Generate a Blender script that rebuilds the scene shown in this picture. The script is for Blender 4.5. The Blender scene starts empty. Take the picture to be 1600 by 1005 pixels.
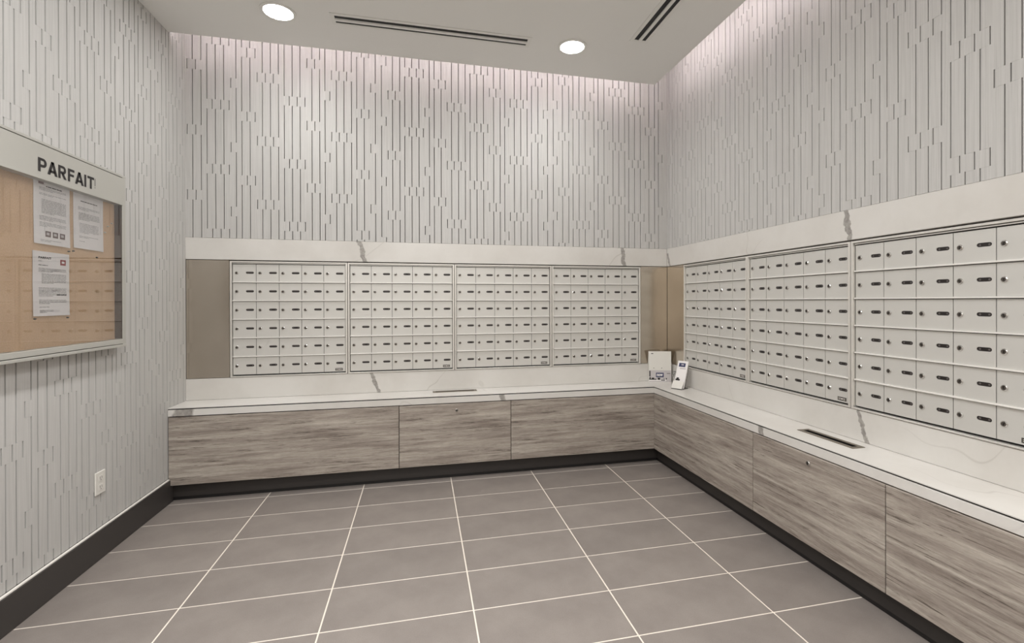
import bpy, bmesh, math, random
from mathutils import Vector, Matrix
random.seed(7)
sc = bpy.context.scene
COL = sc.collection

# ---------------------------------------------------------------- camera
def build_camera():
    yaw, pitch, roll, f = 0.2301, -0.0027, -0.0024, 760.02
    fw = Vector((math.sin(yaw) * math.cos(pitch), math.cos(yaw) * math.cos(pitch), math.sin(pitch)))
    r = Vector((math.cos(yaw), -math.sin(yaw), 0)); up = r.cross(fw)
    c, s = math.cos(roll), math.sin(roll)
    r2 = r * c + up * s; u2 = up * c - r * s
    cd = bpy.data.cameras.new('camera'); cam = bpy.data.objects.new('camera', cd)
    COL.objects.link(cam)
    m = Matrix((r2, u2, -fw)).transposed().to_4x4()
    m.translation = Vector((-2.0938, -3.8685, 1.302))
    cam.matrix_world = m
    cd.sensor_width = 36.0; cd.sensor_fit = 'HORIZONTAL'
    cd.lens = 36.0 * f / 1600
    cd.shift_x = -(835.34 - 800) / 1600
    cd.shift_y = (473.86 - 502.5) / 1600
    cd.clip_start = 0.02
    sc.camera = cam
build_camera()

# ---------------------------------------------------------------- world, view, light levels
w = bpy.data.worlds.new('world'); sc.world = w; w.use_nodes = True
w.node_tree.nodes['Background'].inputs[0].default_value = (0.8, 0.78, 0.75, 1)
w.node_tree.nodes['Background'].inputs[1].default_value = 0.15
vs = sc.view_settings
vs.view_transform = 'Standard'; vs.look = 'None'; vs.gamma = 1.0; vs.use_curve_mapping = False
vs.exposure = 0.5
SPOT_W = 3.6          # beam of each ceiling downlight
LENS_W = 5.0          # soft, wide light of each downlight's flat lens
COVE_E = 12.0          # strength of the LED strips in the cove

# ---------------------------------------------------------------- sizes
W = 3.693; D = 0.258; ZC = 0.616; ZU = 0.562; ZK = 0.113
ZM = 1.7595; ZT = 1.6053; ZB = 0.769; ZCE = 3.069; E = 0.231; ZTOP = 3.34
YF = -6.2; X1 = -3.4167; MW = 0.7908; YE = -0.285

# ---------------------------------------------------------------- materials
def new_mat(name):
    m = bpy.data.materials.new(name); m.use_nodes = True
    nt = m.node_tree; b = nt.nodes['Principled BSDF']
    return m, nt, b
def srgb(r, g, b):
    f = lambda c: (c / 255 / 12.92) if c / 255 <= 0.04045 else ((c / 255 + 0.055) / 1.055) ** 2.4
    return (f(r), f(g), f(b), 1)
def plain(name, col, rough=0.5, metal=0.0, spec=None):
    m, nt, b = new_mat(name)
    b.inputs['Base Color'].default_value = col
    b.inputs['Roughness'].default_value = rough
    b.inputs['Metallic'].default_value = metal
    if spec is not None: b.inputs['Specular IOR Level'].default_value = spec
    return m
def node(nt, t, **kw):
    n = nt.nodes.new(t)
    for k, v in kw.items(): setattr(n, k, v)
    return n
def coords(nt, scale=(1, 1, 1)):
    tc = node(nt, 'ShaderNodeTexCoord'); mp = node(nt, 'ShaderNodeMapping')
    nt.links.new(tc.outputs['Object'], mp.inputs['Vector']); mp.inputs['Scale'].default_value = scale
    return mp.outputs['Vector']
def noise(nt, vec, scale, detail=4, rough=0.5, dist=0.0):
    n = node(nt, 'ShaderNodeTexNoise')
    nt.links.new(vec, n.inputs['Vector'])
    n.inputs['Scale'].default_value = scale; n.inputs['Detail'].default_value = detail
    n.inputs['Roughness'].default_value = rough; n.inputs['Distortion'].default_value = dist
    return n.outputs['Fac']
def ramp(nt, fac, stops):
    r = node(nt, 'ShaderNodeValToRGB'); nt.links.new(fac, r.inputs['Fac'])
    el = r.color_ramp.elements
    while len(el) < len(stops): el.new(0.5)
    for e, (p, c) in zip(el, stops): e.position = p; e.color = c
    return r.outputs['Color']
def mix(nt, fac, a, b, mode='MIX'):
    n = node(nt, 'ShaderNodeMix', data_type='RGBA', blend_type=mode)
    for s, v in ((n.inputs[0], fac), (n.inputs[6], a), (n.inputs[7], b)):
        if hasattr(v, 'links') or hasattr(v, 'is_linked'): nt.links.new(v, s)
        else: s.default_value = v
    return n.outputs[2]
def math_(nt, op, a, b=None, c=None, clamp=False):
    n = node(nt, 'ShaderNodeMath', operation=op, use_clamp=clamp)
    for i, v in enumerate((a, b, c)):
        if v is None: continue
        if hasattr(v, 'is_linked'): nt.links.new(v, n.inputs[i])
        else: n.inputs[i].default_value = v
    return n.outputs[0]
def bump(nt, b, h, strength, dist=0.002):
    n = node(nt, 'ShaderNodeBump'); n.inputs['Strength'].default_value = strength
    n.inputs['Distance'].default_value = dist
    nt.links.new(h, n.inputs['Height']); nt.links.new(n.outputs[0], b.inputs['Normal'])

def mat_plank():
    m, nt, b = new_mat('white textured wall plank')
    v = coords(nt, (1, 1, 0.02))
    n1 = noise(nt, v, 150, 2)
    c = ramp(nt, n1, [(0.3, srgb(184, 182, 179)), (0.7, srgb(196, 194, 191))])
    nt.links.new(c, b.inputs['Base Color'])
    b.inputs['Roughness'].default_value = 0.6
    bump(nt, b, n1, 0.55, 0.002)
    return m
def mat_marble(name, veins, lift=0):
    """veins: (axis, centre, z centre, slope, half width, z low, z high)"""
    m, nt, b = new_mat(name)
    v = coords(nt)
    sep = node(nt, 'ShaderNodeSeparateXYZ'); nt.links.new(v, sep.inputs[0])
    cloud = noise(nt, v, 1.7, 6, 0.6)
    c = ramp(nt, cloud, [(0.35, srgb(204 + lift, 200 + lift, 194 + lift)), (0.6, srgb(215 + lift, 212 + lift, 207 + lift))])
    d = noise(nt, v, 0.8, 3, 0.55, 0.35)
    thin = math_(nt, 'ABSOLUTE', math_(nt, 'SUBTRACT', d, 0.5))
    thin = math_(nt, 'SUBTRACT', 1.0, math_(nt, 'DIVIDE', thin, 0.0028), clamp=True)
    gate = ramp(nt, noise(nt, v, 1.3, 2), [(0.45, (0, 0, 0, 1)), (0.62, (1, 1, 1, 1))])
    thin = math_(nt, 'MULTIPLY', math_(nt, 'MULTIPLY', thin, gate), 0.38)
    c = mix(nt, thin, c, srgb(158, 152, 144))
    wob = noise(nt, v, 12, 4, 0.65)
    for ax, x0, z0, k, hw, zl, zh in veins:
        p = sep.outputs[ax]
        z = sep.outputs[2]
        line = math_(nt, 'SUBTRACT', p, x0)
        line = math_(nt, 'SUBTRACT', line, math_(nt, 'MULTIPLY', math_(nt, 'SUBTRACT', z, z0), k))
        line = math_(nt, 'SUBTRACT', line, math_(nt, 'MULTIPLY', math_(nt, 'SUBTRACT', wob, 0.5), 0.07))
        a = math_(nt, 'DIVIDE', math_(nt, 'ABSOLUTE', line), hw)
        a = math_(nt, 'MULTIPLY', math_(nt, 'SUBTRACT', 1.25, a), 3.0, clamp=True)
        a = math_(nt, 'MULTIPLY', a, math_(nt, 'MULTIPLY', math_(nt, 'GREATER_THAN', z, zl), math_(nt, 'LESS_THAN', z, zh)))
        tone = ramp(nt, noise(nt, v, 60, 3), [(0.3, srgb(120, 115, 111)), (0.7, srgb(165, 160, 154))])
        c = mix(nt, math_(nt, 'MULTIPLY', a, 0.85), c, tone)
    nt.links.new(c, b.inputs['Base Color'])
    b.inputs['Roughness'].default_value = 0.28
    return m
def mat_wood():
    m, nt, b = new_mat('grey streaked wood laminate')
    v = coords(nt, (0.8, 0.8, 13))
    a = noise(nt, v, 1.9, 9, 0.68, 0.5)
    v2 = coords(nt, (2.2, 2.2, 52))
    s = noise(nt, v2, 2.2, 7, 0.75, 0.35)
    v3 = coords(nt, (9, 9, 150))
    f = noise(nt, v3, 3.0, 5, 0.75)
    c = ramp(nt, a, [(0.30, srgb(122, 111, 103)), (0.45, srgb(152, 142, 133)), (0.56, srgb(172, 163, 153)), (0.70, srgb(196, 188, 178))])
    dk = ramp(nt, s, [(0.37, (0.26, 0.23, 0.21, 1)), (0.45, (0.95, 0.95, 0.95, 1)), (0.60, (1, 1, 1, 1)), (0.70, (1.25, 1.25, 1.24, 1))])
    gate = ramp(nt, noise(nt, coords(nt, (1.5, 1.5, 5)), 2.0, 3), [(0.40, (0.35, 0.35, 0.35, 1)), (0.55, (1, 1, 1, 1))])
    c = mix(nt, gate, c, mix(nt, 1.0, c, dk, 'MULTIPLY'))
    fl = ramp(nt, f, [(0.3, (0.72, 0.71, 0.70, 1)), (0.7, (1.30, 1.30, 1.30, 1))])
    c = mix(nt, 0.8, c, fl, 'MULTIPLY')
    nt.links.new(c, b.inputs['Base Color'])
    b.inputs['Roughness'].default_value = 0.5
    bump(nt, b, f, 0.15, 0.001)
    return m
def mat_tile():
    m, nt, b = new_mat('dark grey porcelain tile')
    v = coords(nt)
    oi = node(nt, 'ShaderNodeObjectInfo')
    n1 = noise(nt, v, 5, 6, 0.6)
    n2 = noise(nt, v, 260, 2)
    c = ramp(nt, n1, [(0.3, srgb(125, 117, 112)), (0.7, srgb(139, 131, 125))])
    g = ramp(nt, n2, [(0.3, (0.86, 0.86, 0.86, 1)), (0.7, (1.08, 1.08, 1.08, 1))])
    c = mix(nt, 0.6, c, g, 'MULTIPLY')
    t = math_(nt, 'MULTIPLY_ADD', oi.outputs['Random'], 0.10, 0.95)
    comb = node(nt, 'ShaderNodeCombineXYZ')
    for i in range(3): nt.links.new(t, comb.inputs[i])
    c = mix(nt, 1.0, c, comb.outputs[0], 'MULTIPLY')
    nt.links.new(c, b.inputs['Base Color'])
    b.inputs['Roughness'].default_value = 0.42
    bump(nt, b, n2, 0.08, 0.001)
    return m
def mat_steel():
    m, nt, b = new_mat('brushed bronze-grey stainless steel')
    v = coords(nt, (1, 1, 260))
    n1 = noise(nt, v, 4, 3)
    c = ramp(nt, noise(nt, coords(nt), 3, 4), [(0.3, srgb(196, 187, 175)), (0.7, srgb(208, 199, 187))])
    nt.links.new(c, b.inputs['Base Color'])
    b.inputs['Metallic'].default_value = 1.0
    b.inputs['Roughness'].default_value = 0.21
    bump(nt, b, n1, 0.05, 0.0005)
    return m
def mat_alu(name, col, rough, metal):
    m, nt, b = new_mat(name)
    n1 = noise(nt, coords(nt, (3, 3, 220)), 3, 2)
    b.inputs['Base Color'].default_value = col
    b.inputs['Metallic'].default_value = metal
    b.inputs['Roughness'].default_value = rough
    bump(nt, b, n1, 0.04, 0.0005)
    return m
def mat_cork():
    m, nt, b = new_mat('tan cork')
    v = coords(nt)
    n1 = noise(nt, v, 170, 5, 0.7); n2 = noise(nt, v, 7, 4)
    c = ramp(nt, n1, [(0.3, srgb(196, 160, 124)), (0.7, srgb(226, 192, 156))])
    c = mix(nt, 0.35, c, ramp(nt, n2, [(0.3, srgb(190, 160, 128)), (0.7, srgb(216, 190, 158))]))
    nt.links.new(c, b.inputs['Base Color']); b.inputs['Roughness'].default_value = 0.9
    return m
def mat_glass(name='clear glass', rough=0.02, col=(1, 1, 1, 1)):
    m, nt, b = new_mat(name)
    b.inputs['Base Color'].default_value = col
    b.inputs['Roughness'].default_value = rough
    b.inputs['Transmission Weight'].default_value = 1.0
    b.inputs['IOR'].default_value = 1.45
    return m
def mat_emit(name, col, s):
    m, nt, b = new_mat(name)
    b.inputs['Base Color'].default_value = (0.8, 0.8, 0.8, 1)
    b.inputs['Emission Color'].default_value = col
    b.inputs['Emission Strength'].default_value = s
    return m

M = dict(
    plank=mat_plank(), wood=mat_wood(), tile=mat_tile(), steel=mat_steel(), cork=mat_cork(), glass=mat_glass(),
    backing=plain('shade-toned wall backing', srgb(112, 106, 102), 0.8),  # groove shade put into the colour: toned dark so plank seams read deeper
    paint=plain('pale wall paint', srgb(214, 210, 203), 0.7),
    ceil=plain('matt white ceiling paint', srgb(234, 233, 229), 0.85),
    grout=plain('pale grout', srgb(224, 214, 202), 0.85),
    base=plain('dark grey baseboard', srgb(60, 56, 54), 0.5),
    toe=plain('near-black toe kick', srgb(50, 46, 44), 0.45),
    black=plain('black', srgb(22, 20, 20), 0.5),
    dark=plain('dark slot', srgb(38, 33, 32), 0.35),
    strip=plain('name strip', srgb(92, 86, 84), 0.5),
    door=mat_alu('satin aluminium door', srgb(210, 208, 203), 0.45, 0.35),
    frame=mat_alu('bright aluminium frame', srgb(226, 223, 217), 0.34, 0.55),
    chrome=plain('chrome', srgb(205, 203, 200), 0.18, 1.0),
    key=plain('keyway', srgb(40, 38, 36), 0.4, 0.3),
    bead=plain('white bead', srgb(224, 220, 214), 0.45),
    white=plain('white plastic', srgb(222, 219, 212), 0.35),
    vent=plain('white vent frame', srgb(230, 229, 224), 0.6),
    paper=plain('paper', srgb(236, 232, 230), 0.8),
    ink=plain('grey print', srgb(120, 117, 118), 0.8),
    inkd=plain('black print', srgb(42, 38, 38), 0.8),
    red=plain('red print', srgb(150, 52, 54), 0.8),
    maroon=plain('maroon print', srgb(118, 84, 86), 0.8),
    photo=plain('photo print', srgb(110, 90, 86), 0.8),
    navy=plain('navy print', srgb(52, 56, 92), 0.6),
    greyp=plain('pale grey print', srgb(196, 190, 190), 0.6),
    darkwood=plain('dark brown lining', srgb(66, 44, 34), 0.5),
    acrylic=mat_glass('clear acrylic', 0.05, (0.96, 0.97, 0.98, 1)),
    header=plain('satin silver header', srgb(178, 176, 169), 0.4, 0.1),
    lamp=mat_emit('lit lens', (1, 0.97, 0.92, 1), 9.0),
    led=mat_emit('pink-white LED strip', (1.0, 0.89, 0.92, 1), COVE_E),
)
# veins on the marble, each placed where the photograph shows it
M['m_up_back'] = mat_marble('marble upper back', [(0, -2.53, 1.70, -0.32, 0.016, 1.6, 1.8), (0, -0.415, 1.70, -0.10, 0.017, 1.6, 1.8)])
M['m_up_right'] = mat_marble('marble upper right', [(1, -1.845, 1.69, 0.10, 0.013, 1.6, 1.8), (1, -0.02, 1.70, 0.35, 0.012, 1.6, 1.72)])
M['m_low_back'] = mat_marble('marble lower back', [(0, -2.43, 0.69, -0.36, 0.013, 0.61, 0.77)])
M['m_low_right'] = mat_marble('marble lower right', [(1, -1.93, 0.69, 0.30, 0.011, 0.61, 0.77)])
M['m_top'] = mat_marble('marble counter', [(0, -3.60, 0.6, 0.3, 0.05, 0.55, 0.606), (0, -1.495, 0.58, -0.3, 0.022, 0.55, 0.606),
                                           (1, -1.53, 0.58, 0.2, 0.018, 0.55, 0.606)], 5)

# ---------------------------------------------------------------- mesh helpers
def obj(name, bm, mats, parent=None, smooth=False):
    me = bpy.data.meshes.new(name)
    bmesh.ops.recalc_face_normals(bm, faces=bm.faces[:])
    bm.to_mesh(me); bm.free()
    if not isinstance(mats, (list, tuple)): mats = [mats]
    for m in mats: me.materials.append(m)
    if smooth:
        for p in me.polygons: p.use_smooth = True
    o = bpy.data.objects.new(name, me); COL.objects.link(o)
    if parent is not None: o.parent = parent
    return o
def box(bm, x0, x1, y0, y1, z0, z1, mi=0, bev=0.0):
    r = bmesh.ops.create_cube(bm, size=1.0)
    vs_ = r['verts']
    for v in vs_:
        v.co = Vector(((x0 + x1) / 2 + v.co.x * (x1 - x0), (y0 + y1) / 2 + v.co.y * (y1 - y0), (z0 + z1) / 2 + v.co.z * (z1 - z0)))
    fs = {f for v in vs_ for f in v.link_faces}
    for f in fs: f.material_index = mi
    if bev > 0:
        es = list({e for v in vs_ for e in v.link_edges})
        bmesh.ops.bevel(bm, geom=es, offset=bev, segments=1, affect='EDGES')
    return vs_
def bx(*a, **k):
    bm = bmesh.new(); box(bm, *a, **k); return bm
def plate(bm, outline, holes, z0, z1, mi=0):
    """flat plate with holes, outline and holes in xy"""
    edges = []
    for loop in [outline] + holes:
        vv = [bm.verts.new((x, y, z0)) for x, y in loop]
        for i in range(len(vv)): edges.append(bm.edges.new((vv[i], vv[(i + 1) % len(vv)])))
    r = bmesh.ops.triangle_fill(bm, use_beauty=True, use_dissolve=False, edges=edges)
    fs = [g for g in r['geom'] if isinstance(g, bmesh.types.BMFace)]
    ex = bmesh.ops.extrude_face_region(bm, geom=fs)
    for g in ex['geom']:
        if isinstance(g, bmesh.types.BMVert): g.co.z = z1
    for f in bm.faces: f.material_index = mi if f.material_index == 0 else f.material_index
def prism(bm, pts, fn, d0, d1, mi=0):
    """polygon pts (t,z) extruded from depth d0 to d1; fn(t,z,d) -> world"""
    a = [bm.verts.new(fn(t, z, d0)) for t, z in pts]
    b = [bm.verts.new(fn(t, z, d1)) for t, z in pts]
    f = bm.faces.new(a); f.material_index = mi
    f = bm.faces.new(b[::-1]); f.material_index = mi
    n = len(pts)
    for i in range(n):
        f = bm.faces.new((a[i], b[i], b[(i + 1) % n], a[(i + 1) % n])); f.material_index = mi
def rect(t0, t1, z0, z1): return [(t0, z0), (t1, z0), (t1, z1), (t0, z1)]
def stadium(cx, cy, w_, h_, n=5):
    r = h_ / 2; pts = []
    for s, a0 in ((1, -90), (-1, 90)):
        for i in range(n + 1):
            a = math.radians(a0 + 180 * i / n)
            pts.append((cx + s * (w_ / 2 - r) + r * math.cos(a), cy + r * math.sin(a)))
    return pts
def circle(cx, cy, r, n=16): return [(cx + r * math.cos(2 * math.pi * i / n), cy + r * math.sin(2 * math.pi * i / n)) for i in range(n)]
def empty(name, loc=(0, 0, 0), rz=0.0):
    o = bpy.data.objects.new(name, None); COL.objects.link(o)
    o.location = loc; o.rotation_euler = (0, 0, rz); o.empty_display_size = 0.1
    return o
def tag(o, label, cat, group=None):
    o['label'] = label; o['category'] = cat
    if group: o['group'] = group
    return o
def struct(o): o['kind'] = 'structure'; return o
def inst(src, parent, loc=None):
    c = src.copy(); COL.objects.link(c); c.parent = parent
    if loc is not None: c.location = loc
    return c
# surface frames: depth d is measured INTO the wall; t runs left to right as one faces the wall
F_back = lambda t, z, d: Vector((t, d, z))
F_right = lambda t, z, d: Vector((d, -t, z))
F_left = lambda t, z, d: Vector((-W - d, t, z))

# ---------------------------------------------------------------- room shell
wall_back = struct(obj('wall_back', bx(-W - 0.13, 0.13, 0.03, 0.13, 0, ZTOP), M['backing']))
wall_right = struct(obj('wall_right', bx(0.03, 0.13, YF, 0.03, 0, ZTOP), M['backing']))
wall_left = struct(obj('wall_left', bx(-W - 0.13, -W - 0.03, YF, 0.03, 0, ZTOP), M['backing']))
wall_front = struct(obj('wall_front', bx(-W - 0.13, 0.13, YF - 0.1, YF, 0, ZTOP), M['paint']))
floor = struct(obj('floor', bx(-W - 0.13, 0.13, YF - 0.1, 0.13, -0.06, -0.0015), M['grout']))
ceiling = struct(obj('ceiling', bx(-W - 0.0, -E, YF, -E, ZCE, ZCE + 0.035), M['ceil']))
obj('cove_ceiling', bx(-W - 0.13, 0.13, YF - 0.1, 0.13, ZTOP, ZTOP + 0.08), M['ceil'], ceiling)

# floor tiles 610 x 305 mm, 5 mm joints
GX, GY, TX, TY = -3.0995, -0.2899, 0.6099, 0.3044
tbm = bmesh.new(); box(tbm, -TX / 2 + 0.0032, TX / 2 - 0.0032, -TY / 2 + 0.0032, TY / 2 - 0.0032, -0.008, 0.0, bev=0.0012)
def cut_tile(x0, x1, y0, y1):
    g = 0.0032
    x0 = max(x0 + g, -W); x1 = min(x1 - g, -0.19); y0 = max(y0 + g, YF); y1 = min(y1 - g, -0.19)
    if x1 - x0 < 0.01 or y1 - y0 < 0.01: return
    o = obj('tile', bx(x0 - (x0 + x1) / 2, x1 - (x0 + x1) / 2, y0 - (y0 + y1) / 2, y1 - (y0 + y1) / 2, -0.008, 0.0, bev=0.0012), M['tile'], floor)
    o.location = ((x0 + x1) / 2, (y0 + y1) / 2, 0)
full = None
for i in range(-1, 6):
    for j in range(-1, 19):
        x0 = GX + i * TX; x1 = x0 + TX; y1 = GY - j * TY; y0 = y1 - TY
        if x0 < -W or x1 > -0.19 or y0 < YF or y1 > -0.19: cut_tile(x0, x1, y0, y1); continue
        if full is None: full = obj('tile', tbm, M['tile'], floor); o = full
        else: o = inst(full, floor)
        o.location = ((x0 + x1) / 2, (y0 + y1) / 2, 0)

# ---- white relief planks: each board is a zigzag strip, its edges step sideways in short blocks
P = 0.4577; HB = 0.0345; DL = 0.0335; S_ = 0.0532
ALPHA = [('R', [0.0], 0.0), ('L', [0.0807, 0.1339], 0.203), ('R', [0.1705, 0.2237, 0.2769], 0.392), ('L', [0.3555], 0.095),
         ('R', [0.3920, 0.4452], 0.322), ('L', [0.5258, 0.5790, 0.6322], 0.153)]
BETA = [('R', [0.0, 0.0532, 0.1064], 0.0), ('L', [0.1870, 0.2402], 0.288), ('R', [0.2770], 0.062), ('L', [0.3560, 0.4092, 0.4624], 0.219),
        ('R', [0.4992, 0.5524], 0.408), ('L', [0.6330], 0.151)]
def seams(starts, tmin, tmax):
    out = []
    for kind, t0, ph in starts:
        for d, xs, dz in (ALPHA if kind == 'a' else BETA):
            for x in xs:
                if tmin + 0.008 < t0 + x < tmax - 0.008: out.append((t0 + x, DL if d == 'R' else -DL, ph + dz))
    return sorted(out)
def zones(seam, z0, z1):
    if seam is None: return []
    x, dl, ph = seam
    k = math.floor((z0 - ph) / P); r = []
    while ph + k * P < z1 + 0.1:
        c = ph + k * P
        r.append((c - HB, c + HB)); k += 1
    return r
def edge_pts(seam, side, z0, z1, tfix, g):
    """polyline of one board edge from z0 up to z1. side=+1: seam is the board's left edge, -1: its right edge"""
    if seam is None: return [(tfix, z0), (tfix, z1)]
    x, dl, _ = seam
    base = x + side * g; shf = x + dl + side * g
    e = 0.0002 * (1 if dl * side > 0 else -1)      # give way / poke out
    pts = []; cur = None
    zs = [(max(a - e, z0), min(b + e, z1)) for a, b in zones(seam, z0, z1)]
    zs = [(a, b) for a, b in zs if b - a > 0.002]
    z = z0
    if not zs: return [(base, z0), (base, z1)]
    if zs[0][0] > z0 + 1e-6: pts.append((base, z0))
    for a, b in zs:
        if a > z0 + 1e-6: pts.append((base, a))
        pts.append((shf, a)); pts.append((shf, b))
        if b < z1 - 1e-6: pts.append((base, b))
    if zs[-1][1] < z1 - 1e-6: pts.append((base, z1))
    return pts
def build_planks(parent, fn, starts, tmin, tmax, z0f, z1f, g):
    sm = [None] + seams(starts, tmin, tmax) + [None]
    for i in range(len(sm) - 1):
        l, r = sm[i], sm[i + 1]
        tc = ((l[0] if l else tmin) + (r[0] if r else tmax)) / 2
        z0, z1 = z0f(tc), z1f(tc)
        L = edge_pts(l, 1, z0, z1, tmin, g); R = edge_pts(r, -1, z0, z1, tmax, g)
        if L[0][0] >= R[0][0] or L[-1][0] >= R[-1][0]: continue
        bm = bmesh.new()
        prism(bm, L + R[::-1], fn, random.uniform(0, 0.0004), 0.03)
        obj('plank', bm, M['plank'], parent)
back_starts = [('a', -3.7277, 1.857), ('b', -3.0571, 1.858), ('a', -2.3794, 1.764), ('b', -1.7087, 1.772), ('a', -1.0273, 2.010), ('b', -0.3575, 2.024)]
right_starts = [('b', -0.3696, 1.84), ('a', 0.3114, 1.805), ('b', 0.982, 1.806), ('a', 1.6634, 1.839), ('b', 2.332, 1.846), ('a', 3.013, 1.61), ('b', 3.684, 1.70), ('a', 4.365, 1.8)]
left_starts = [('a', -0.3955, 0.427), ('b', -1.0765, 0.773), ('a', -1.745, 0.764), ('b', -2.426, 0.62), ('a', -3.097, 0.50), ('b', -3.778, 0.70)]
build_planks(wall_back, F_back, back_starts, -W, 0.0, lambda t: ZM + 0.002, lambda t: ZTOP - 0.002, 0.0027)
build_planks(wall_right, F_right, right_starts, 0.0, 4.4, lambda t: ZM + 0.002, lambda t: ZTOP - 0.002, 0.0023)
build_planks(wall_left, F_left, left_starts, -3.9, 0.0, lambda t: 0.158, lambda t: ZTOP - 0.002, 0.0036)
# plain panelling behind the camera on the side walls
obj('plain_panel', bx(0.0, 0.03, YF, -4.402, 0, ZTOP), M['paint'], wall_right)
obj('plain_panel', bx(-W - 0.03, -W, YF, -3.902, 0, ZTOP), M['paint'], wall_left)

# baseboard along the left wall
bb = struct(obj('baseboard_left', bx(-W + 0.0005, -W + 0.015, YF, -0.222, 0.0, 0.148, bev=0.002), M['base']))
obj('bead', bx(-W + 0.0005, -W + 0.012, YF, -0.262, 0.148, 0.157, bev=0.002), M['bead'], bb)

# ---------------------------------------------------------------- marble surround
ME = 4.4   # the marble and the counter run on to here along the right wall
def marble(name, bm, m, label):
    return tag(obj(name, bm, m), label, 'marble panel')
marble('marble_fascia', bx(-W, -0.0045, -0.004, 0.03, ZT + 0.002, ZM, bev=0.001), M['m_up_back'], 'long white veined marble band on the back wall above four mailbox banks')
marble('marble_fascia', bx(-0.004, 0.03, -ME, -0.0045, ZT + 0.002, ZM, bev=0.001), M['m_up_right'], 'white veined marble band on the right wall above the mailboxes')
marble('marble_backsplash', bx(-W, -0.0045, -0.004, 0.03, ZC + 0.001, ZB - 0.003, bev=0.001), M['m_low_back'], 'white veined marble backsplash between back wall mailboxes and counter')
marble('marble_backsplash', bx(-0.004, 0.03, -ME, -0.0045, ZC + 0.001, ZB - 0.003, bev=0.001), M['m_low_right'], 'white veined marble backsplash between right wall mailboxes and counter')
marble('marble_infill', bx(-0.004, 0.03, -ME, YE - 3 * MW - 0.002, ZB, ZT - 0.001), M['m_low_right'], 'white marble infill on the right wall past the last mailbox bank')

# stainless panels
def steel_panel(bm, label):
    return tag(obj('steel_panel', bm, M['steel']), label, 'metal panel')
steel_panel(bx(-W + 0.002, X1 - 0.003, -0.001, 0.028, ZB, ZT - 0.001, bev=0.0012), 'plain bronze-grey metal panel at the left end of back wall mailboxes')
steel_panel(bx(X1 + 4 * MW + 0.003, -0.002, -0.001, 0.028, ZB, ZT - 0.001, bev=0.0012), 'brushed metal corner panel on the back wall right of the mailboxes')
steel_panel(bx(-0.001, 0.028, YE + 0.003, -0.002, ZB, ZT - 0.001, bev=0.0012), 'brushed metal corner panel on the right wall beside the mailboxes')

# ---------------------------------------------------------------- mailbox banks
# local frame of a bank: x to the right, y into the wall, z up, origin at the lower left front corner on the wall plane
FW = 0.0145; TOPW = 0.016; BOTW = 0.012; HM = ZT - ZB - 0.007
DW = (MW - 0.004 - 2 * FW) / 5; DH = (HM - TOPW - BOTW) / 6; BAR = 0.0068
def door_mesh():
    bm = bmesh.new()
    w_, h_ = DW - 0.0028, DH - BAR - 0.0036
    hole = stadium(w_ * 0.735, h_ * 0.52, 0.053, 0.0158)
    plate(bm, [(0, 0), (w_, 0), (w_, h_), (0, h_)], [hole], 0, 0.003)
    for v in bm.verts: v.co = Vector((v.co.x, -v.co.z, v.co.y))
    return bm, w_, h_
dbm, dw, dh = door_mesh()
door0 = obj('door', dbm, M['door'])
def slot_obj(mats):
    bm = bmesh.new()
    r = stadium(dw * 0.735, dh * 0.52, 0.056, 0.0185)
    prism(bm, r, lambda t, z, d: Vector((t, d, z)), 0.0005, 0.0025)
    # small rivets that show at both ends of the slot
    for s in (-1, 1):
        prism(bm, circle(dw * 0.735 + s * 0.016, dh * 0.52, 0.0042, 8), lambda t, z, d: Vector((t, d, z)), -0.0004, 0.0005, 1)
    return obj('name_slot', bm, mats)
slotA = slot_obj([M['dark'], M['strip']])
def slot_strip():
    bm = bmesh.new()
    r = stadium(dw * 0.735, dh * 0.52, 0.056, 0.0185)
    prism(bm, r, lambda t, z, d: Vector((t, d, z)), 0.0005, 0.0025)
    prism(bm, rect(dw * 0.735 - 0.022, dw * 0.735 + 0.022, dh * 0.52 + 0.0015, dh * 0.52 + 0.0068), lambda t, z, d: Vector((t, d, z)), -0.0006, 0.0005, 1)
    return obj('name_slot', bm, [M['dark'], M['strip']])
slotB = slot_strip()
def lock_mesh():
    bm = bmesh.new(); n = 14
    prof = [(0.0098, 0.0), (0.0098, -0.0022), (0.0080, -0.0038), (0.0066, -0.0040), (0.0062, -0.0030), (0.0, -0.0030)]
    rings = []
    for r, y in prof:
        if r == 0: rings.append([bm.verts.new((0, y, 0))])
        else: rings.append([bm.verts.new((r * math.cos(2 * math.pi * i / n), y, r * math.sin(2 * math.pi * i / n))) for i in range(n)])
    for k in range(len(rings) - 1):
        a, b = rings[k], rings[k + 1]
        for i in range(n):
            if len(b) == 1: f = bm.faces.new((a[i], a[(i + 1) % n], b[0])); f.material_index = 1
            else: f = bm.faces.new((a[i], a[(i + 1) % n], b[(i + 1) % n], b[i]))
    box(bm, -0.0010, 0.0010, -0.0042, -0.0028, -0.0045, 0.0045, 2)
    return bm
M['plug'] = plain('lock plug', srgb(96, 90, 84), 0.35, 0.6)
lock0 = obj('lock', lock_mesh(), [M['chrome'], M['plug'], M['key']])
lock0.location = (dw * 0.165, -0.003, dh * 0.5); lock0.scale = (1.2, 1.3, 1.2)
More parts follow.
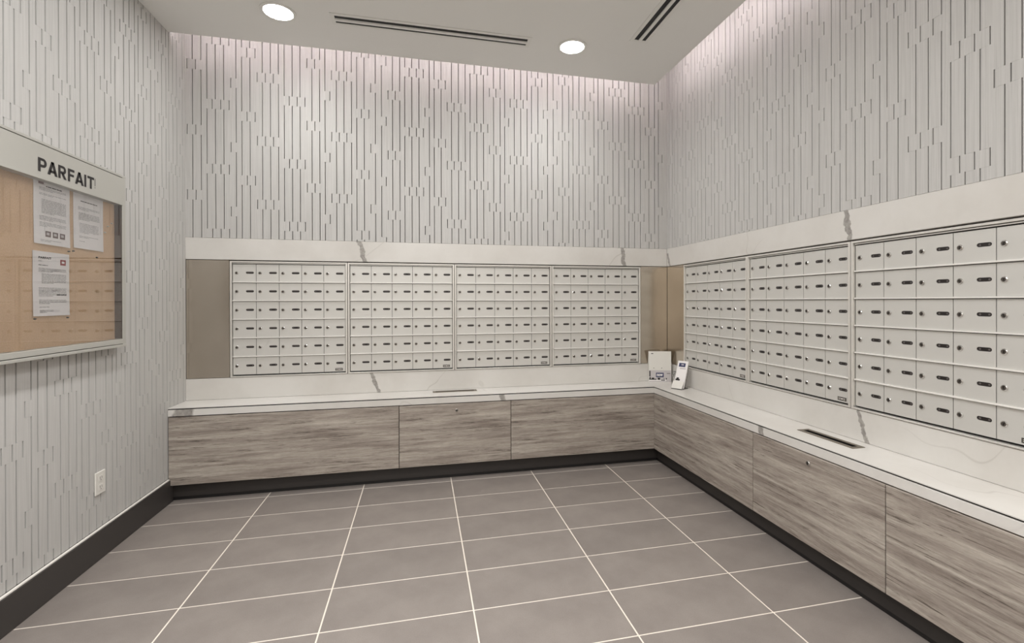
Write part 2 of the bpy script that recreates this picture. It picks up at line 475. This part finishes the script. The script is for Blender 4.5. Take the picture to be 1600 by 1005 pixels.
def frame_mesh():
    bm = bmesh.new(); w_ = MW - 0.004; fw = FW - 0.0022
    for (a, b, c, d) in ((0, fw, 0, HM), (w_ - fw, w_, 0, HM), (fw, w_ - fw, HM - TOPW * 0.62, HM), (fw, w_ - fw, 0, BOTW * 0.6)):
        box(bm, a, b, -0.009, 0.026, c, d, bev=0.0012)
    # inner step of the surround
    s = 0.0035
    for (a, b, c, d) in ((FW + 0.003, w_ - FW - 0.003, HM - TOPW * 0.62 - 0.0075, HM - TOPW * 0.62 - 0.003),):
        box(bm, a, b, -0.002, 0.02, c, d)
    return bm
frame0 = obj('frame', frame_mesh(), M['frame'])
def bar_mesh():
    bm = bmesh.new()
    box(bm, FW + 0.001, MW - 0.004 - FW - 0.001, -0.0055, 0.02, 0, BAR, bev=0.001)
    return bm
M['rail'] = plain('bright rail', srgb(232, 229, 224), 0.4, 0.15)
bar0 = obj('rail', bar_mesh(), M['rail'])
cav0 = obj('back_plate', bx(FW * 0.5, MW - 0.004 - FW * 0.5, 0.0215, 0.0255, 0.004, HM - 0.004), M['black'])
def label_mesh():
    bm = bmesh.new()
    box(bm, 0, 0.052, -0.0008, 0, 0, 0.018)
    box(bm, 0.002, 0.050, -0.0012, -0.0007, 0.002, 0.016, 1)
    for (a, b, c, d) in ((0.005, 0.020, 0.011, 0.013), (0.030, 0.047, 0.011, 0.013), (0.021, 0.031, 0.006, 0.012), (0.005, 0.018, 0.005, 0.007), (0.033, 0.047, 0.005, 0.007)):
        box(bm, a, b, -0.0015, -0.0011, c, d, 2)
    return bm
lab0 = obj('maker_plate', label_mesh(), [M['key'], M['plug'], M['bead']])
protos = [door0, slotA, slotB, lock0, frame0, bar0, cav0, lab0]
for p in protos: COL.objects.unlink(p)
def put(src, parent, loc=None):
    c = src.copy(); COL.objects.link(c); c.parent = parent
    if loc is not None: c.location = loc
    return c
BANKS = [
    ((X1 + 0 * MW + 0.002, 0, ZB), 0, 'aluminium mailbox bank next to the plain metal panel at the far left'),
    ((X1 + 1 * MW + 0.002, 0, ZB), 0, 'second aluminium mailbox bank from the left on the back wall'),
    ((X1 + 2 * MW + 0.002, 0, ZB), 0, 'third aluminium mailbox bank from the left on the back wall'),
    ((X1 + 3 * MW + 0.002, 0, ZB), 0, 'aluminium mailbox bank on the back wall next to the metal corner'),
    ((0, YE - 0 * MW - 0.002, ZB), -math.pi / 2, 'aluminium mailbox bank on the right wall next to the metal corner'),
    ((0, YE - 1 * MW - 0.002, ZB), -math.pi / 2, 'middle aluminium mailbox bank of three on the right wall'),
    ((0, YE - 2 * MW - 0.002, ZB), -math.pi / 2, 'nearest aluminium mailbox bank on the right wall, cut by the right picture edge'),
]
rb = random.Random(3)
for loc, rz, label in BANKS:
    t = tag(empty('mailbox_bank', loc, rz), label, 'mailboxes', 'mailbox banks of thirty doors')
    put(frame0, t); put(cav0, t)
    for r in range(1, 6): put(bar0, t, (0, 0, BOTW + r * DH - BAR / 2))
    for r in range(6):
        for c in range(5):
            x = FW + c * DW + 0.0014; z = BOTW + r * DH + BAR / 2 + 0.0006
            d = put(door0, t, (x, 0.0085, z))
            put(slotA if (rz != 0 or rb.random() < 0.5) else slotB, d)
            lk = put(lock0, d); lk.rotation_euler = (0, rb.uniform(-0.5, 0.5), 0)
            if r == 0 and c == 4: put(lab0, d, (dw * 0.52, -0.003, dh * 0.06))

# ---------------------------------------------------------------- counter
BL = (-2.006, -1.672, -0.117, -0.052)       # waste slot on the back run: x0 x1 y0 y1
BR = (-0.143, -0.071, -2.008, -1.665)
def ring(a, inset): x0, x1, y0, y1 = a; return [(x0 + inset, y0 + inset), (x1 - inset, y0 + inset), (x1 - inset, y1 - inset), (x0 + inset, y1 - inset)]
def Lshape(o):  # o = inset of the front edge
    return [(-W + 0.001, -D + o), (-D + o, -D + o), (-D + o, -ME), (-0.001, -ME), (-0.001, -0.001), (-W + 0.001, -0.001)]
bm = bmesh.new()
plate(bm, Lshape(0), [ring(BL, 0.012), ring(BR, 0.012)], ZC - 0.004, ZC)
counter = tag(obj('counter', bm, M['m_top']), 'long L-shaped white marble counter running below all the mailboxes', 'counter')
bm = bmesh.new(); plate(bm, Lshape(0.009), [ring(BL, 0.012), ring(BR, 0.012)], ZC - 0.015, ZC - 0.0041)
obj('shadow_joint', bm, M['black'], counter)
bm = bmesh.new(); box(bm, -W + 0.001, -D - 0.0006, -D, -D + 0.022, ZU, ZC - 0.0115, bev=0.0008)
obj('apron', bm, M['m_top'], counter)
bm = bmesh.new(); box(bm, -D, -D + 0.022, -ME, -D + 0.022, ZU, ZC - 0.0115, bev=0.0008)
obj('apron', bm, M['m_top'], counter)
M['ringm'] = plain('brushed slot ring', srgb(128, 118, 104), 0.35, 0.8)
for a in (BL, BR):
    bm = bmesh.new(); plate(bm, ring(a, 0), [ring(a, 0.021)], ZC + 0.0002, ZC + 0.0022)
    r_ = obj('waste_slot_frame', bm, M['ringm'], counter); r_['label'] = 'brushed metal frame around the slot in the counter'
    bm = bmesh.new()
    n1 = ring(a, 0.0205)
    x0, y0 = n1[0]; x1, y1 = n1[2]
    for q in ((x0 - 0.001, x0, y0, y1), (x1, x1 + 0.001, y0, y1), (x0, x1, y0 - 0.001, y0), (x0, x1, y1, y1 + 0.001)):
        box(bm, q[0], q[1], q[2], q[3], ZC - 0.05, ZC + 0.001)
    box(bm, x0, x1, y0, y1, ZC - 0.052, ZC - 0.05)
    obj('chute', bm, M['black'], r_)

# ---------------------------------------------------------------- base cabinets under the counter
def lock_big(parent, loc, rz):
    o = lock0.copy(); COL.objects.link(o); o.parent = parent; o.location = loc; o.rotation_euler = (0, 0, rz); o.scale = (1.25, 1.6, 1.25)
    o['label'] = 'small round chrome lock'
CZ = ZU - 0.006
def cabinet_back(x0, x1, label, lock=False):
    t = tag(empty('base_cabinet', ((x0 + x1) / 2, -D / 2, ZK)), label, 'cabinet', 'wood laminate cabinets under the counter')
    ox, oy = (x0 + x1) / 2, -D / 2
    a, b = x0 + 0.0022 - ox, x1 - 0.0022 - ox
    obj('front_panel', bx(a, b, -D - 0.001 - oy, -D + 0.018 - oy, 0, CZ - ZK, bev=0.0008), M['wood'], t)
    obj('carcass', bx(a + 0.002, b - 0.002, -D + 0.0185 - oy, -0.006 - oy, 0.002, 0.44 - 0.011), M['toe'], t)
    if lock: lock_big(t, (-1.839 - ox, -D - 0.001 - oy, 0.507 - ZK), 0)
def cabinet_right(y0, y1, label, lock=False):
    t = tag(empty('base_cabinet', (-D / 2, (y0 + y1) / 2, ZK)), label, 'cabinet', 'wood laminate cabinets under the counter')
    ox, oy = -D / 2, (y0 + y1) / 2
    a, b = y0 + 0.0022 - oy, y1 - 0.0022 - oy
    obj('front_panel', bx(-D - 0.001 - ox, -D + 0.018 - ox, a, b, 0, CZ - ZK, bev=0.0008), M['wood'], t)
    obj('carcass', bx(-D + 0.0185 - ox, -0.006 - ox, a + 0.002, b - 0.002, 0.002, 0.44 - 0.011), M['toe'], t)
    if lock: lock_big(t, (-D - 0.001 - ox, -1.869 - oy, 0.513 - ZK), -math.pi / 2)
cabinet_back(-W + 0.002, -2.247, 'longest grey wood cabinet front, at the left end of the back wall')
cabinet_back(-2.247, -1.434, 'grey wood cabinet with small round lock on the back wall', True)
cabinet_back(-1.434, -D + 0.0175, 'grey wood cabinet on the back wall ending at the inner corner')
cabinet_right(-1.461, -D - 0.0015, 'grey wood cabinet on the right wall starting at the inner corner')
cabinet_right(-2.272, -1.461, 'grey wood cabinet with small round lock on the right wall', True)
cabinet_right(-3.34, -2.272, 'nearest grey wood cabinet on the right, cut by the picture edge')
cabinet_right(-4.4, -3.34, 'grey wood cabinet on the right wall beyond the picture edge')
TK = 0.2147
def toe(bm1, bm2, label):
    t = tag(obj('toe_kick', bm1, M['toe']), label, 'toe kick')
    obj('foot_gap', bm2, M['black'], t)
toe(bx(-W + 0.002, -TK + 0.016, -TK, -TK + 0.016, 0.022, ZK - 0.001), bx(-W + 0.004, -TK + 0.016, -TK + 0.006, -TK + 0.014, 0.0, 0.022), 'near-black recessed toe kick under the back wall cabinets')
toe(bx(-TK, -TK + 0.016, -ME, -TK - 0.0005, 0.022, ZK - 0.001), bx(-TK + 0.006, -TK + 0.014, -ME, -TK - 0.0005, 0.0, 0.022), 'near-black recessed toe kick under the right wall cabinets')

# ---------------------------------------------------------------- ceiling fittings
def slot_vent(x0, x1, y0, y1, label):
    t = tag(empty('ceiling_vent', ((x0 + x1) / 2, (y0 + y1) / 2, ZCE)), label, 'air vent', 'two-slot linear ceiling vents')
    cx, cy = (x0 + x1) / 2, (y0 + y1) / 2
    hx, hy = (x1 - x0) / 2, (y1 - y0) / 2; fwid = 0.024
    bm = bmesh.new(); plate(bm, [(-hx, -hy), (hx, -hy), (hx, hy), (-hx, hy)], [[(-hx + fwid, -hy + fwid), (hx - fwid, -hy + fwid), (hx - fwid, hy - fwid), (-hx + fwid, hy - fwid)]], -0.004, -0.0005)
    obj('frame', bm, M['vent'], t)
    obj('backing', bx(-hx + 0.006, hx - 0.006, -hy + 0.006, hy - 0.006, -0.0012, -0.0003), M['black'], t)
    if hx > hy: obj('divider', bx(-hx + fwid, hx - fwid, -0.010, 0.010, -0.010, -0.0013), M['vent'], t)
    else: obj('divider', bx(-0.010, 0.010, -hy + fwid, hy - fwid, -0.010, -0.0013), M['vent'], t)
slot_vent(-2.632, -1.362, -0.697, -0.568, 'long white slot vent with two dark slots in front of back wall')
slot_vent(-0.714, -0.584, -2.10, -0.806, 'white slot vent with two dark slots running along right wall')

lamp_me = {}
def downlight(x, y, label, spot=1.0, lens=1.0, cone=128):
    t = tag(empty('downlight', (x, y, ZCE)), label, 'ceiling light', 'round recessed downlights')
    if not lamp_me:
        bm = bmesh.new(); plate(bm, circle(0, 0, 0.101, 40), [circle(0, 0, 0.083, 40)], -0.006, -0.0003)
        a = obj('trim_ring', bm, M['vent'], t, False)
        bm = bmesh.new(); prism(bm, circle(0, 0, 0.083, 40), lambda a_, b_, d: Vector((a_, b_, -0.003 + d)), 0, 0.0026)
        b = obj('lens', bm, M['lamp'], t)
        lamp_me['a'] = a; lamp_me['b'] = b
    else:
        inst(lamp_me['a'], t); inst(lamp_me['b'], t)
    ld = bpy.data.lights.new('downlight_beam', 'SPOT'); ld.energy = SPOT_W * spot; ld.color = (1, 0.998, 0.992)
    ld.spot_size = math.radians(cone); ld.spot_blend = 0.55; ld.shadow_soft_size = 0.05
    lo = bpy.data.objects.new('downlight_beam', ld); COL.objects.link(lo); lo.parent = t; lo.location = (0, 0, -0.02)
    la = bpy.data.lights.new('downlight_glow', 'AREA'); la.shape = 'DISK'; la.size = 0.16; la.energy = LENS_W * lens; la.color = (1, 0.998, 0.992)
    lo = bpy.data.objects.new('downlight_glow', la); COL.objects.link(lo); lo.parent = t; lo.location = (0, 0, -0.0035)
downlight(-2.931, -0.633, 'round downlight at the ceiling near the left wall')
downlight(-1.067, -0.645, 'round downlight between the two slot vents')
downlight(-1.88, -1.10, 'round downlight barely cut by the top picture edge')
for x, y, pw, place in ((-2.85, -2.45, 13.0, 'above the room centre nearer the left wall'), (-1.75, -2.7, 7.5, 'above the room centre nearer the right wall'),
                        (-2.85, -4.2, 13.0, 'over the viewer on the left'), (-1.40, -4.2, 10.0, 'over the viewer on the right'), (-1.88, -5.4, 12.0, 'farthest back near the front wall')):
    downlight(x, y, 'added unseen fill downlight ' + place, pw, pw * 0.26, 100)  # fill lamps added out of view, placed and powered to brighten the room

# pinkish LED strips hidden in the cove behind the ceiling edge
tag(obj('led_strip', bx(-W + 0.02, -E - 0.03, -E - 0.020, -E - 0.005, ZCE + 0.0355, ZCE + 0.055), M['led']), 'pinkish light strip above the ceiling edge along the back wall', 'light strip')
tag(obj('led_strip', bx(-E - 0.020, -E - 0.005, YF + 0.1, -E - 0.03, ZCE + 0.0355, ZCE + 0.055), M['led']), 'pinkish light strip above the ceiling edge along the right wall', 'light strip')

# ---------------------------------------------------------------- notice board on the left wall
XB = -W + 0.05; Y0, Y1 = -1.690, -0.809; Z0, Z1 = 1.067, 1.981; ZH = 1.823
board = tag(empty('notice_board', (-W, (Y0 + Y1) / 2, Z0)), 'silver framed glass notice board with cork back on the left wall', 'notice board')
board_off = Vector((-W, (Y0 + Y1) / 2, Z0))
def bobj(name, bm, m, parent=None):
    for v in bm.verts: v.co = v.co - board_off
    return obj(name, bm, m, parent or board)
FB = 0.027
bm = bmesh.new()
box(bm, -W + 0.001, XB, Y1 - FB, Y1, Z0, Z1, bev=0.0015); box(bm, -W + 0.001, XB, Y0, Y0 + FB, Z0, Z1, bev=0.0015)
box(bm, -W + 0.001, XB, Y0 + FB, Y1 - FB, Z0 + 0.017, Z0 + 0.042, bev=0.0015)
box(bm, -W + 0.001, XB + 0.002, Y0, Y1, Z0, Z0 + 0.014, bev=0.0015)
box(bm, -W + 0.001, XB + 0.001, Y0, Y1, Z1 - 0.010, Z1 + 0.002, bev=0.001)
bobj('frame', bm, M['header'])
hd = bobj('header_panel', bx(-W + 0.001, XB + 0.0005, Y0 + FB * 0 + 0.001, Y1 - 0.001, ZH, Z1 - 0.013, bev=0.001), M['header'])
bobj('cork_sheet', bx(-W + 0.003, -W + 0.012, Y0 + FB, Y1 - FB, Z0 + 0.03, ZH), M['cork'])
bm = bmesh.new()
box(bm, -W + 0.012, XB - 0.004, Y1 - FB - 0.003, Y1 - FB - 0.0005, Z0 + 0.045, ZH - 0.001); box(bm, -W + 0.012, XB - 0.004, Y0 + FB + 0.0005, Y0 + FB + 0.003, Z0 + 0.045, ZH - 0.001)
bobj('side_lining', bm, M['darkwood'])
bobj('glass_pane', bx(XB - 0.006, XB - 0.003, Y0 + FB + 0.001, Y1 - FB - 0.001, Z0 + 0.043, ZH - 0.001), M['glass'])
def text_obj(name, body, y0, y1, z0, z1, x, m, parent, bold=0.02, off=board_off, flipper=None):
    cu = bpy.data.curves.new(name, 'FONT'); cu.body = body; cu.size = 1; cu.offset = bold; cu.extrude = 0.0
    cu.resolution_u = 3
    o = bpy.data.objects.new(name, cu); COL.objects.link(o)
    bpy.context.view_layer.update()
    dg = bpy.context.evaluated_depsgraph_get()
    me = bpy.data.meshes.new_from_object(o.evaluated_get(dg))
    bpy.data.objects.remove(o)
    xs = [v.co.x for v in me.vertices]; ys = [v.co.y for v in me.vertices]
    ax, bx_, ay, by = min(xs), max(xs), min(ys), max(ys)
    bm = bmesh.new(); bm.from_mesh(me)
    for v in bm.verts:
        t = y0 + (v.co.x - ax) / (bx_ - ax) * (y1 - y0); z = z0 + (v.co.y - ay) / (by - ay) * (z1 - z0)
        v.co = (Vector((x, t, z)) if flipper is None else flipper(t, z)) - off
    return obj(name, bm, m, parent)
def sign_letters():
    """heavy sans-serif capitals drawn as polygons, cap height 1"""
    T = 0.235
    def arc(cx, cy, rx, ry, n=10): return [(cx + rx * math.sin(math.pi * k / n), cy + ry * math.cos(math.pi * k / n)) for k in range(n + 1)]
    def bowl(y0, y1, wd):
        cy, ry = (y0 + y1) / 2, (y1 - y0) / 2
        o_ = [(T, y1)] + arc(wd - ry, cy, ry, ry) + [(T, y0)]
        i_ = [(T, y0 + T * 0.82)] + arc(wd - ry, cy, ry - T, ry - T * 0.82)[::-1] + [(T, y1 - T * 0.82)]
        return o_ + i_
    A = [[(0, 0), (0.26, 0), (0.62, 1), (0.36, 1)], [(0.72, 0), (0.98, 0), (0.62, 1), (0.36, 1)], [(0.22, 0.18), (0.76, 0.18), (0.70, 0.37), (0.28, 0.37)]]
    Pg = [rect(0, T, 0, 1), bowl(0.34, 1.0, 0.80)]
    Rg = [rect(0, T, 0, 1), bowl(0.38, 1.0, 0.80), [(0.30, 0.42), (0.56, 0), (0.85, 0), (0.55, 0.46)]]
    Fg = [rect(0, T, 0, 1), rect(T, 0.70, 0.80, 1), rect(T, 0.64, 0.42, 0.61)]
    Ig = [rect(0, T, 0, 1)]
    Tg = [rect(0, 0.80, 0.80, 1), rect(0.4 - T / 2, 0.4 + T / 2, 0, 0.80)]
    out = []; x = 0
    for g, wd in ((Pg, 0.80), (A, 0.98), (Rg, 0.85), (Fg, 0.70), (A, 0.98), (Ig, T), (Tg, 0.80)):
        out.append([[(px + x, py) for px, py in poly] for poly in g]); x += wd + (0.06 if g in (A, Fg, Pg) else 0.13)
    return out, x - 0.13
L_, wl = sign_letters()
for g in L_:
    bm = bmesh.new()
    for k, poly in enumerate(g):
        pts = [(-1.426 + px / wl * 0.357, 1.853 + py * 0.058) for px, py in poly]
        edges = []; vv = [bm.verts.new((t, z, 0)) for t, z in pts]
        for q in range(len(vv)): edges.append(bm.edges.new((vv[q], vv[(q + 1) % len(vv)])))
        fl = bmesh.ops.triangle_fill(bm, use_beauty=True, use_dissolve=False, edges=edges)
    for v in bm.verts: v.co = Vector((XB + 0.0012, v.co.x, v.co.y)) - board_off
    obj('letter', bm, M['inkd'], hd)
bm = bmesh.new()
for a_, b_ in ((1.872, 1.909), (1.862, 1.867)):
    bm.faces.new([bm.verts.new(Vector((XB + 0.0012, t, z)) - board_off) for t, z in rect(-1.0645, -1.0605, a_, b_)])
obj('letter', bm, M['inkd'], hd)

def notice(y0, y1, z0, z1, label, kind):
    x = -W + 0.0135
    bm = bmesh.new()
    n = 8
    va = []
    for i in range(n + 1):
        z = z1 + (z0 - z1) * i / n
        curl = 0.0004 + 0.006 * (i / n) ** 5 + 0.0008 * math.sin(i * 1.3)
        row = []
        for j in range(5):
            y = y0 + (y1 - y0) * j / 4
            row.append(bm.verts.new((x + curl * (1 if 0 < j < 4 else 0.35), y, z)))
        va.append(row)
    for i in range(n):
        for j in range(4): bm.faces.new((va[i][j], va[i][j + 1], va[i + 1][j + 1], va[i + 1][j]))
    o = obj('paper_notice', bm, M['paper']); tag(o, label, 'paper')
    sol = o.modifiers.new('thickness', 'SOLIDIFY'); sol.thickness = 0.0004; sol.offset = -1
    rr = random.Random(hash(kind) % 97 if False else len(label))
    pw, ph = y1 - y0, z1 - z0
    def q(bm_, u0, u1, v0, v1, d=0.0016, mi=0):
        zc = (v0 + v1) / 2
        k = zc  # v measured downwards, 0 top .. 1 bottom
        cc = 0.0004 + 0.006 * k ** 5 + 0.0009
        xx = x + cc + d * 0.3
        a = [bm_.verts.new((xx, y0 + u * pw, z1 - v * ph)) for u, v in ((u0, v0), (u1, v0), (u1, v1), (u0, v1))]
        f = bm_.faces.new(a); f.material_index = mi
    bm2 = bmesh.new()
    def para(v0, lines, l=0.14, r=0.88, gap=0.018, h=0.0055, mi=0, last=0.5):
        for i in range(lines):
            u = l; end = r if i < lines - 1 else l + (r - l) * last
            while u < end - 0.01:
                wd = min(rr.uniform(0.03, 0.12), end - u); q(bm2, u, u + wd, v0 + i * gap, v0 + i * gap + h, mi=mi); u += wd + 0.012
    if kind == 'a':
        para(0.085, 1, 0.32, 0.76, h=0.016, mi=1, last=1.0); para(0.12, 3, 0.14, 0.88); para(0.21, 2, 0.14, 0.88)
        para(0.30, 12, 0.20, 0.88, 0.019); para(0.56, 4, 0.14, 0.88, 0.019, mi=0); para(0.66, 4, 0.14, 0.88, 0.019, last=0.3)
        q(bm2, 0.12, 0.26, 0.015, 0.075, mi=2)
        for k in range(3):
            u = 0.28 + k * 0.20
            q(bm2, u, u + 0.15, 0.79, 0.88, mi=3); q(bm2, u + 0.03, u + 0.11, 0.81, 0.85, d=0.0025, mi=4)
        para(0.93, 2, 0.14, 0.7, 0.02)
    elif kind == 'b':
        para(0.17, 1, 0.22, 0.78, h=0.014, mi=1, last=1.0); para(0.28, 3, 0.14, 0.86, 0.02); para(0.38, 6, 0.16, 0.86, 0.022, mi=1)
        para(0.56, 8, 0.18, 0.82, 0.022); para(0.78, 2, 0.16, 0.8, 0.02); para(0.87, 1, 0.16, 0.5)
    else:
        para(0.15, 1, 0.14, 0.32); para(0.21, 1, 0.14, 0.38, h=0.008, mi=1, last=1)
        para(0.26, 4, 0.14, 0.90, 0.017, mi=0); para(0.345, 8, 0.22, 0.90, 0.02); para(0.56, 8, 0.14, 0.90, 0.018, mi=0)
        para(0.66, 2, 0.62, 0.90, 0.012, 0.008, 1, 1.0); para(0.75, 4, 0.14, 0.90, 0.018, mi=1, last=0.4); para(0.86, 1, 0.14, 0.66); para(0.91, 3, 0.14, 0.5, 0.016)
        q(bm2, 0.73, 0.89, 0.10, 0.19, mi=2); q(bm2, 0.77, 0.85, 0.125, 0.16, d=0.0025, mi=5)
        text_obj('heading', 'PARFAIT', y0 + 0.14 * pw, y0 + 0.48 * pw, z1 - 0.115 * ph, z1 - 0.082 * ph, x + 0.0022, M['inkd'], o, 0.03, Vector((0, 0, 0)))
    obj('print', bm2, [M['ink'], M['inkd'], M['red'] if kind != 'a' else M['maroon'], M['photo'], M['greyp'], M['paper']], o)
notice(-1.397, -1.180, 1.556, 1.834, 'printed notice with three small photos along its bottom, upper left', 'a')
notice(-1.156, -0.937, 1.562, 1.839, 'plain printed notice pinned right of the one with photos', 'b')
notice(-1.403, -1.185, 1.246, 1.525, 'lower printed notice with a small red square at its top right', 'c')
pins = [(-1.16, 1.545, 'under the left corner of the right-hand notice'), (-1.19, 1.54, 'under the right corner of the notice with photos'), (-0.99, 1.53, 'below the right-hand notice'),
        (-1.395, 1.235, 'below the left corner of the lowest notice'), (-1.20, 1.235, 'below the right corner of the lowest notice'),
        (-0.90, 1.70, 'in bare cork right of the notices, middle'), (-0.925, 1.665, 'in bare cork right of the notices, lowest'), (-0.87, 1.72, 'in bare cork right of the notices, highest')]
for i, (y, z, where) in enumerate(pins):
    bm = bmesh.new()
    bmesh.ops.create_cone(bm, cap_ends=True, segments=8, radius1=0.0035, radius2=0.0028, depth=0.008, matrix=Matrix.Rotation(math.pi / 2, 4, 'Y'))
    o = obj('push_pin', bm, M['key'] if i < 5 else M['bead']); o.location = (-W + 0.0165, y, z)
    tag(o, ('dark' if i < 5 else 'pale') + ' push pin ' + where, 'pin', 'push pins in the cork')

# outlet plate low on the left wall
bm = bmesh.new(); box(bm, -W + 0.0005, -W + 0.007, -0.989, -0.910, 0.329, 0.443, bev=0.002)
op = tag(obj('wall_outlet', bm, M['white']), 'white socket plate low on the left wall above the baseboard', 'socket')
for zc in (0.409, 0.363):
    bm = bmesh.new(); box(bm, -W + 0.007, -W + 0.0088, -0.966, -0.933, zc - 0.015, zc + 0.015, bev=0.001)
    so = obj('socket', bm, M['bead'], op)
    bm = bmesh.new()
    for yy in (-0.957, -0.943): box(bm, -W + 0.0087, -W + 0.0093, yy - 0.001, yy + 0.001, zc - 0.002, zc + 0.009)
    box(bm, -W + 0.0087, -W + 0.0093, -0.952, -0.947, zc - 0.010, zc - 0.006)
    obj('pin_slots', bm, M['key'], so)

# ---------------------------------------------------------------- brochure box and leaflet stand on the counter corner
ang = math.atan2(-0.129 + 0.066, -0.026 + 0.212)   # its front runs along this direction
t = tag(empty('brochure_box', (-0.119, -0.0975, ZC), ang), 'white cardboard brochure box with grey photo strip in the counter corner', 'box')
Wb, Db, Hb = 0.188, 0.070, 0.262
def taper(bm, k):
    for v in bm.verts: v.co.y += 0.0
bm = bmesh.new(); prism(bm, [(0, 0.0), (Db, 0.0), (Db, Hb * 0.55), (0.028, Hb), (0.016, Hb)], lambda a, b, d: Vector((d, a, b)), -Wb / 2, Wb / 2)
obj('carton', bm, M['white'], t)
bm = bmesh.new()
def fq(bm, x0, x1, z0, z1, off, mi):   # on the sloping front: y runs 0 at base to .016 at the top
    yy = lambda z: 0.016 * z / Hb - off
    f = bm.faces.new([bm.verts.new((x, yy(z), z)) for x, z in ((x0, z0), (x1, z0), (x1, z1), (x0, z1))]); f.material_index = mi
fq(bm, -0.092, 0.092, 0.004, 0.102, 0.0006, 0)
fq(bm, -0.092, 0.050, 0.012, 0.024, 0.0009, 1); fq(bm, -0.092, -0.030, 0.022, 0.030, 0.0012, 2)
for x0, x1, z0, z1 in ((-0.088, -0.078, 0.026, 0.045), (-0.070, -0.050, 0.030, 0.040), (-0.020, 0.0, 0.022, 0.040), (0.008, 0.040, 0.016, 0.023), (0.030, 0.036, 0.028, 0.036), (0.048, 0.056, 0.026, 0.038), (-0.090, -0.080, 0.05, 0.098)):
    fq(bm, x0, x1, z0, z1, 0.0013, 2)
fq(bm, -0.034, 0.030, 0.044, 0.082, 0.0015, 3)
fq(bm, 0.055, 0.085, 0.074, 0.078, 0.0015, 2)
fq(bm, -0.073, -0.055, 0.240, 0.246, 0.0012, 2)
fq(bm, -0.054, -0.049, 0.118, 0.124, 0.0012, 2); fq(bm, 0.011, 0.017, 0.118, 0.124, 0.0012, 2)
obj('printed_strip', bm, [M['greyp'], M['paper'], M['key'], M['navy']], t)
text_obj('lettering', 'now', -0.027, 0.023, 0.053, 0.073, 0, M['paper'], t, 0.04, Vector((0, 0, 0)), lambda u, z: Vector((u, 0.016 * z / Hb - 0.0020, z)))

t = tag(empty('leaflet_stand', (-0.115, -0.400, ZC), math.radians(-60)), 'tilted white leaflet in clear stand on the counter right of the box', 'leaflet')
def slab(pts, x0, x1): 
    bm = bmesh.new(); prism(bm, pts, lambda a, b, d: Vector((d, a, b)), x0, x1); return bm
obj('holder', slab([(-0.042, 0.0), (0.060, 0.0), (0.060, 0.003), (0.012, 0.004), (0.072, 0.170), (0.068, 0.170), (0.004, 0.006), (-0.035, 0.004)], -0.046, 0.046), M['acrylic'], t)
bm = slab([(-0.040, 0.006), (-0.037, 0.005), (-0.006, 0.058), (-0.008, 0.060)], -0.045, 0.045)
obj('front_lip', bm, M['white'], t)
bm = slab([(-0.012, 0.006), (0.000, 0.006), (0.075, 0.208), (0.066, 0.212)], -0.044, 0.044)
lf = obj('leaflet', bm, M['paper'], t)
bm = bmesh.new()
def lq(x0, x1, s0, s1, mi, off=0.001):
    p = lambda s: (-0.012 + 0.078 * s - off, 0.006 + 0.206 * s)
    f = bm.faces.new([bm.verts.new((x, *p(s))) for x, s in ((x0, s0), (x1, s0), (x1, s1), (x0, s1))]); f.material_index = mi
lq(-0.030, 0.026, 0.78, 0.92, 0); lq(-0.010, 0.012, 0.84, 0.88, 1, 0.0014); lq(-0.038, 0.0, 0.27, 0.33, 2); lq(-0.03, -0.01, 0.33, 0.38, 2); lq(-0.018, 0.034, 0.70, 0.74, 1)
obj('print', bm, [M['navy'], M['greyp'], M['key']], lf)

# crumpled clear wrapper between the box and the leaflet
bm = bmesh.new(); bmesh.ops.create_icosphere(bm, subdivisions=2, radius=1.0)
rw = random.Random(5)
for v in bm.verts:
    k = 0.75 + 0.5 * rw.random()
    v.co = Vector((v.co.x * 0.026 * k, v.co.y * 0.022 * k, max(v.co.z * 0.062 * k + 0.055, 0.0)))
o = obj('plastic_wrapper', bm, M['acrylic']); o.location = (-0.070, -0.268, ZC + 0.0005)
tag(o, 'crumpled clear plastic wrapper standing between brochure box and leaflet', 'wrapper')
